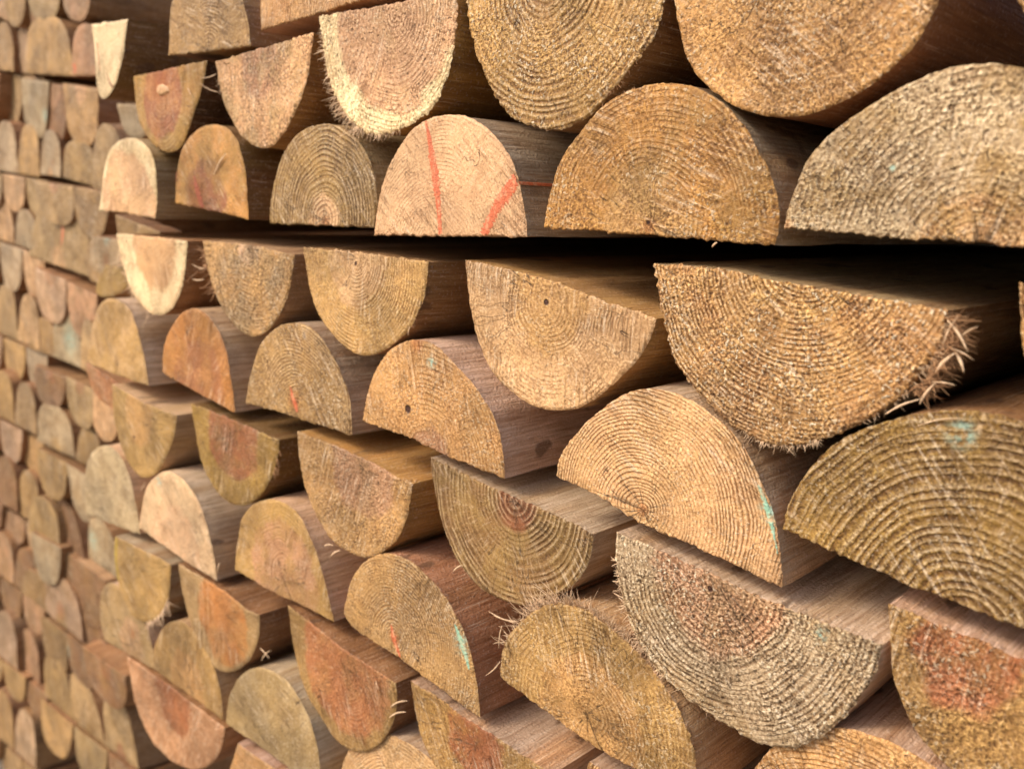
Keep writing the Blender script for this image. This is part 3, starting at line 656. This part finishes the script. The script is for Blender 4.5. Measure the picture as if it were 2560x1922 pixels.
log('half-round with a wide burnt-orange face, bottom left of centre', [(717, 1514), (837, 1606), (909, 1656), (986, 1708)],
    [(992, 1752), (985, 1800), (960, 1860), (910, 1892), (860, 1880), (816, 1826), (790, 1782), (746, 1690), (731, 1637)], off=-.001, sap='olive', heart='rust', hr=160, pith=(860, 1670), stain='khaki', st=.3, rs=.3, rough=.6, chips=.2, pits=.3, side='brown', side_d='umber',
    sticks=[(978, 1766, 1026, 1748, 6), (975, 1792, 1022, 1776, 6), (940, 1700, 952, 1722, 5)])
log('half-round just under the mint-streaked domed end, cut by the bottom edge', [(1023, 1700), (1105, 1752), (1173, 1801), (1380, 1935)],
    [(1372, 1990), (1300, 2050), (1190, 2030), (1110, 1960), (1060, 1880), (1034, 1790)], off=0, sap='olive', heart='redbrown', hr=90, pith=(1190, 1860), stain='mustard', st=.4, rs=.3, rough=.5, side='ash', side_d='tan')
log('half-round at the bottom edge under the frayed olive domed end', [(1470, 1905), (1870, 2150)], half((1470, 1905), (1870, 2150), (1560, 2290)), off=.002, sap='honey', stain='moss', st=.4)
# -- domed row on the third slanting seam
log('dull tan domed end left below the yellow-streaked half-round', [(262, 1601), (320, 1636), (384, 1673)],
    [(380, 1610), (362, 1552), (330, 1500), (298, 1460), (269, 1448), (250, 1470), (245, 1515), (250, 1560)], off=.002, sap='drab', heart='tan', hr=60, pith=(330, 1610), stain='khaki', st=.4, rs=.1, rough=.5, side='pink', side_d='tan', rust=(333, 1585), rust_r=18)
log('blurred olive-tan domed end above the lowest seam, left of the orange-hearted log', [(384, 1673), (460, 1728), (556, 1800)],
    [(556, 1740), (535, 1665), (505, 1600), (470, 1555), (436, 1545), (405, 1562), (385, 1605), (378, 1645)], off=0, sap='khaki', heart='honey', hr=80, pith=(470, 1715), stain='moss', st=.5, rs=.1, rough=.5, side='tan', side_d='tan')
log('grey-pink domed end at the bottom, right of the olive-tan one', [(563, 1806), (680, 1890), (800, 1975)],
    [(800, 1900), (782, 1812), (748, 1742), (700, 1682), (655, 1660), (612, 1672), (582, 1705), (566, 1755)], off=.001, sap='drab', heart='tan', stain='grey', st=.4, rs=.2, rough=.5, side='blush', side_d='tan')
log('domed end at the bottom edge between the burnt-orange half-round and its right neighbour', [(830, 2000), (1170, 2230)], half((830, 2000), (1170, 2230), (1035, 1872)), off=.002, sap='tan', stain='drab', st=.4)
# -- hanging row on the third seam
log('rosy-brown half-round at the bottom left, under the lowest long seam', [(316, 1642), (389, 1692), (470, 1752), (560, 1820)],
    [(556, 1870), (530, 1920), (480, 1935), (420, 1905), (365, 1840), (330, 1760)], off=0, sap='rose', heart='redbrown', hr=80, pith=(430, 1740), stain='brown', st=.3, rs=.2, rough=.5, side='brown', side_d='umber', jag=.6)
log('half-round at the bottom edge under the grey-pink domed end', [(592, 1858), (812, 2010)], half((592, 1858), (812, 2010), (630, 2120)), off=.001, sap='honey', stain='moss', st=.4)

# ------------------------------------------------------------------ the far pile, set back to the left
FO = .12
FG = 'half-round logs stacked in the far pile'
def far(label, p0, p1, apex, tone, heart=None, hr=0, off=0.0, **k):
    dome = apex[1] < (p0[1]+p1[1])/2
    arc = half(p0, p1, apex)
    if True: arc = arc
    k.setdefault('st', .55)
    return log(label, [p0, p1], arc, off=FO+off, sap=tone, heart=heart, hr=hr, stain=k.pop('stain', 'moss'), rs=.4, rough=.8, chips=.4, pits=.4, jag=.6, group=FG, far=True,
               side=k.pop('side', 'brown'), side_d='umber', **k)
far('tan domed end in the top left corner', (60, 184), (180, 190), (118, 40), 'khaki')
L = far('mauve-pink domed end with a red dot, top left', (178, 190), (250, 188), (212, 60), 'rose', side='brown'); streak(L, [(184, 160, 8), (188, 172, 11), (187, 184, 7)], M_RES)
far('mauve-brown half-round in the upper left, right of the turquoise sliver', (96, 204), (162, 214), (138, 352), 'brown', 'rose', 60, off=.004)
far('upright olive-tan half-round in the upper left', (157, 208), (244, 222), (205, 365), 'khaki', 'tan', 40)
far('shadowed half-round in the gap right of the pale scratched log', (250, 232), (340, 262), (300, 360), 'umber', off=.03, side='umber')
far('pale bluish sliver of a half-round at the upper left edge', (52, 196), (120, 204), (88, 345), 'ash', teal=(112, 290), teal_r=30)
far('small greenish grey half-round wedge between the dark gap and the reddish knotty log', (292, 259), (372, 264), (338, 345), 'ash', off=-.03)
far('pale pointed domed end with a red-brown mark at the upper left edge', (100, 436), (152, 444), (124, 326), 'ash', 'tan', 20, rust=(131, 410), rust_r=14)
far('olive-brown domed end above the second seam of the far pile', (155, 444), (244, 470), (198, 352), 'olive')
far('tan domed end just left of the pale blond near one', (232, 470), (316, 500), (268, 312), 'drab', off=-.02)
far('small brown end showing under the pale blond domed log', (286, 536), (400, 580), (345, 640), 'olive', off=-.07, side='umber', length=.03)
far('narrow grey-pink half-round at the left edge, third band of the far pile', (84, 452), (182, 466), (146, 562), 'drab', 'rose', 30, off=-.006)
far('olive half-round beside the grey-pink one in the third band', (184, 466), (272, 482), (226, 594), 'olive', 'khaki', 30, off=-.008)
L = far('tan domed end with an upright red streak at the left edge', (70, 640), (222, 692), (158, 500), 'drab', 'tan', 50); streak(L, [(153, 552, 8), (157, 575, 13), (155, 600, 8), (154, 618, 2)], M_RES)
far('blurred greenish half-round with a turquoise patch touching the cream frayed log', (226, 590), (330, 602), (262, 684), 'ash', off=-.045, teal=(266, 593), teal_r=26, rust=(265, 648), rust_r=26)
far('small mustard-yellow wedge poking out left of the cream frayed log', (262, 662), (350, 668), (262, 742), 'mustard', off=-.07)
far('small dome wedge above the fourth band of the far pile', (222, 700), (276, 722), (232, 604), 'drab')
far('pinkish half-round at the left edge below the third seam', (86, 668), (164, 700), (128, 806), 'lilac', 'rose', 30, off=-.006)
far('rosy half-round left of the blond near domed end', (164, 702), (240, 738), (206, 846), 'rose', off=-.006)
far('blue-green stained domed end in the fourth band', (132, 892), (208, 922), (162, 786), 'ash', teal=(175, 848), teal_r=60)
far('olive domed end at the left edge in the fourth band', (70, 868), (136, 894), (108, 796), 'khaki')
far('thin greyish domed sliver left of the blond near domed end', (200, 920), (250, 950), (222, 800), 'drab', off=-.01)
far('rusty wedge under the blond near domed end', (212, 905), (300, 962), (262, 1010), 'rust', off=-.07)
far('dark brown half-round at the left edge below the fourth seam', (84, 912), (164, 942), (122, 1018), 'brown', 'redbrown', 30)
far('half-round with a red-brown core in the fifth band', (162, 940), (234, 974), (204, 1068), 'drab', 'redbrown', 30, off=-.006)
far('pink-tan half-round left of the broad greenish near one', (230, 972), (300, 1004), (260, 1100), 'tan', off=-.012)
far('mottled grey domed end at the left edge in the fifth band', (92, 1102), (186, 1146), (134, 1012), 'ash', 'drab', 30)
far('slim olive domed end beside the mottled grey one', (188, 1150), (252, 1180), (222, 1072), 'olive')
far('greenish half-round at the left edge below the fifth seam', (92, 1120), (166, 1158), (130, 1246), 'khaki')
far('slim grey half-round with a dark hollow beside it, sixth band', (164, 1158), (226, 1196), (210, 1302), 'ash', off=-.006)
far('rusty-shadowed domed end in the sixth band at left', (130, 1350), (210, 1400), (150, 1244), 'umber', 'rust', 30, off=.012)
far('pale green domed end at the left edge in the sixth band', (70, 1330), (148, 1372), (108, 1246), 'khaki')
far('bluish grey domed end left of the yellow-streaked half-round', (220, 1392), (300, 1452), (250, 1302), 'ash', off=-.03, teal=(232, 1350), teal_r=40)
far('grey-green half-round at the left edge below the sixth seam', (78, 1330), (150, 1370), (116, 1458), 'ash', off=-.006)
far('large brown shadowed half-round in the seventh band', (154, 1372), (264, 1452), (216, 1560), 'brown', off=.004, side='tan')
far('pink-topped domed end with a red-brown stain, seventh band', (110, 1526), (206, 1604), (152, 1442), 'lilac', 'drab', 30, rust=(152, 1528), rust_r=30)
far('dark domed end at the left edge in the seventh band', (50, 1480), (118, 1532), (88, 1432), 'moss')
far('brown domed wedge above the seventh seam', (206, 1604), (276, 1660), (228, 1520), 'brown', 'redbrown', 30, off=.006)
far('olive half-round at the left edge below the seventh seam', (98, 1532), (166, 1588), (140, 1680), 'moss', 'olive', 20)
far('half-round with a pale mint mark below the seventh seam', (164, 1585), (236, 1640), (206, 1716), 'brown', teal=(166, 1620), teal_r=28)
far('rusty-brown half-round beside the rosy-brown near one', (206, 1616), (312, 1690), (270, 1760), 'brown', 'redbrown', 40, off=-.02)
far('olive domed end in the lowest left band', (112, 1738), (184, 1800), (136, 1640), 'olive')
far('pale-tipped domed end in the lowest left band', (186, 1802), (262, 1862), (196, 1690), 'drab', 'olive', 30)
far('brown domed end left of the rosy-brown near half-round', (262, 1862), (344, 1922), (286, 1740), 'drab', 'redbrown', 30)
far('grey-tan half-round at the bottom left corner', (100, 1745), (180, 1812), (136, 1884), 'khaki')
far('tan half-round at the bottom edge, second from the left corner', (182, 1815), (266, 1878), (226, 1950), 'drab')
far('brown half-round at the bottom edge left of the rosy-brown one', (268, 1880), (352, 1942), (312, 2010), 'brown')
# margin logs further left and below, where the pile goes on
seams = [(-60, .10), (186, .12), (440, .16), (622, .32), (862, .42), (1076, .52), (1296, .60), (1484, .70), (1690, .78), (1900, .84)]
tones = ['khaki', 'drab', 'rose', 'ash', 'olive', 'lilac', 'tan', 'brown']
words = {'khaki': 'greenish tan', 'drab': 'dull tan', 'rose': 'rosy', 'ash': 'grey', 'olive': 'olive', 'lilac': 'pinkish grey', 'tan': 'light tan', 'brown': 'brown'}
ords = ['top', 'second', 'third', 'fourth', 'fifth', 'sixth', 'seventh', 'eighth', 'ninth', 'lowest']
mr = random.Random(4)
for i, (y0, sl) in enumerate(seams):
    hgt = (seams[i+1][0]-y0 if i+1 < len(seams) else 210)
    up = (y0-seams[i-1][0] if i else 240)
    xs = [-74, -14, 44, 100] ; n = 0
    yl = lambda x: y0+sl*(x-60)
    for k in range(3):
        a, b = xs[k]-8*(i % 2), xs[k+1]-8*(i % 2)-2
        t = tones[(i*3+k*5) % 8]; t2 = tones[(i*5+k*3+1) % 8]
        pos = ['leftmost', 'second', 'third'][k]
        if y0 > 0:
            far(f'{words[t]} domed end, {pos} from the left edge, on the {ords[i]} seam', (a, yl(a)-3), (b, yl(b)-3), ((a+b)/2, yl(a)-up*.49), t, off=mr.uniform(-.004, .018))
        far(f'{words[t2]} half-round, {pos} from the left edge, under the {ords[i]} seam', (a+20, yl(a+20)+3), (b+20, yl(b+20)+3), ((a+b)/2+22, yl(a)+hgt*.52+6), t2, off=mr.uniform(-.004, .018))
# lowest row that carries the far corner and the top left corner
for a, b, ap, t, lb in [(-20, 60, (20, -60), 'tan', 'tan half-round hanging at the very top left corner'), (62, 150, (108, 30), 'drab', 'dull half-round hanging second from the top left corner'),
                        (152, 226, (190, 40), 'rose', 'rosy half-round hanging third from the top left corner')]:
    far(lb, (a, -60), (b, -50), (ap[0], 52), t)


# ------------------------------------------------------------------ ground, light, sky
zmin = min((o.location.z + min(v[2] for v in o.bound_box)) for o in LOGS)
def ground():
    s = NT('packed_earth')
    tc = s.n('ShaderNodeTexCoord'); n = s.noise(tc.outputs['Object'], 6, 6, .6); n2 = s.noise(tc.outputs['Object'], 90, 4)
    c = s.mix(n, (.20, .15, .10, 1), (.32, .26, .19, 1)); c = s.mix(s.math('MULTIPLY', n2, .5), c, (.12, .09, .06, 1))
    s.l(c, s.b.inputs['Base Color']); s.b.inputs['Roughness'].default_value = .9
    bp = s.n('ShaderNodeBump'); bp.inputs['Distance'].default_value = .01; s.l(n2, bp.inputs['Height']); s.l(bp.outputs[0], s.b.inputs['Normal'])
    o = mesh_obj('ground', [(-60, -60, 0), (60, -60, 0), (60, 60, 0), (-60, 60, 0)], [(0, 1, 2, 3)], s.m, smooth=False)
    o.location.z = zmin-.004
    o['kind'] = 'structure'
ground()

EL, AZM = 44.0, -32.0     # sun height; its bearing from straight in front of the sawn ends, towards the right of the pile positive
w = bpy.data.worlds.new('World'); sc.world = w; w.use_nodes = True
nt = w.node_tree; nt.nodes.clear()
sky = nt.nodes.new('ShaderNodeTexSky'); sky.sky_type = 'NISHITA'; sky.sun_disc = False
sdir = Vector((math.sin(math.radians(AZM))*math.cos(math.radians(EL)), -math.cos(math.radians(AZM))*math.cos(math.radians(EL)), math.sin(math.radians(EL))))
sky.sun_elevation = math.radians(EL)
sky.sun_rotation = math.atan2(sdir.x, sdir.y)
sky.air_density = 1.0; sky.dust_density = 4.0; sky.ozone_density = .6
bg = nt.nodes.new('ShaderNodeBackground'); bg.inputs[1].default_value = .15
wo = nt.nodes.new('ShaderNodeOutputWorld')
nt.links.new(sky.outputs[0], bg.inputs[0]); nt.links.new(bg.outputs[0], wo.inputs[0])
sd = bpy.data.lights.new('sun', 'SUN'); sd.energy = 1.25; sd.angle = math.radians(16); sd.color = (1, .92, .80)
so = bpy.data.objects.new('sun', sd); col.objects.link(so)
so.rotation_euler = sdir.to_track_quat('Z', 'Y').to_euler()
so.location = (0, -3, 4)

cam_data.dof.use_dof = True
foc = px(1500, 950)
fp = np.array([foc[0], 0, foc[1]])-CAM
cam_data.dof.focus_distance = float(abs(fp @ (R @ np.array([0, 0, -1.0]))))
cam_data.dof.aperture_fstop = 9.0

sc.view_settings.view_transform = 'Standard'; sc.view_settings.look = 'None'
sc.view_settings.gamma = 1; sc.view_settings.use_curve_mapping = False
sc.view_settings.exposure = 0.66
sc.cycles.use_denoising = True
sc.cycles.pixel_filter_type = 'BLACKMAN_HARRIS'; sc.cycles.filter_width = 1.6
sc.cycles.max_bounces = 10; sc.cycles.diffuse_bounces = 8
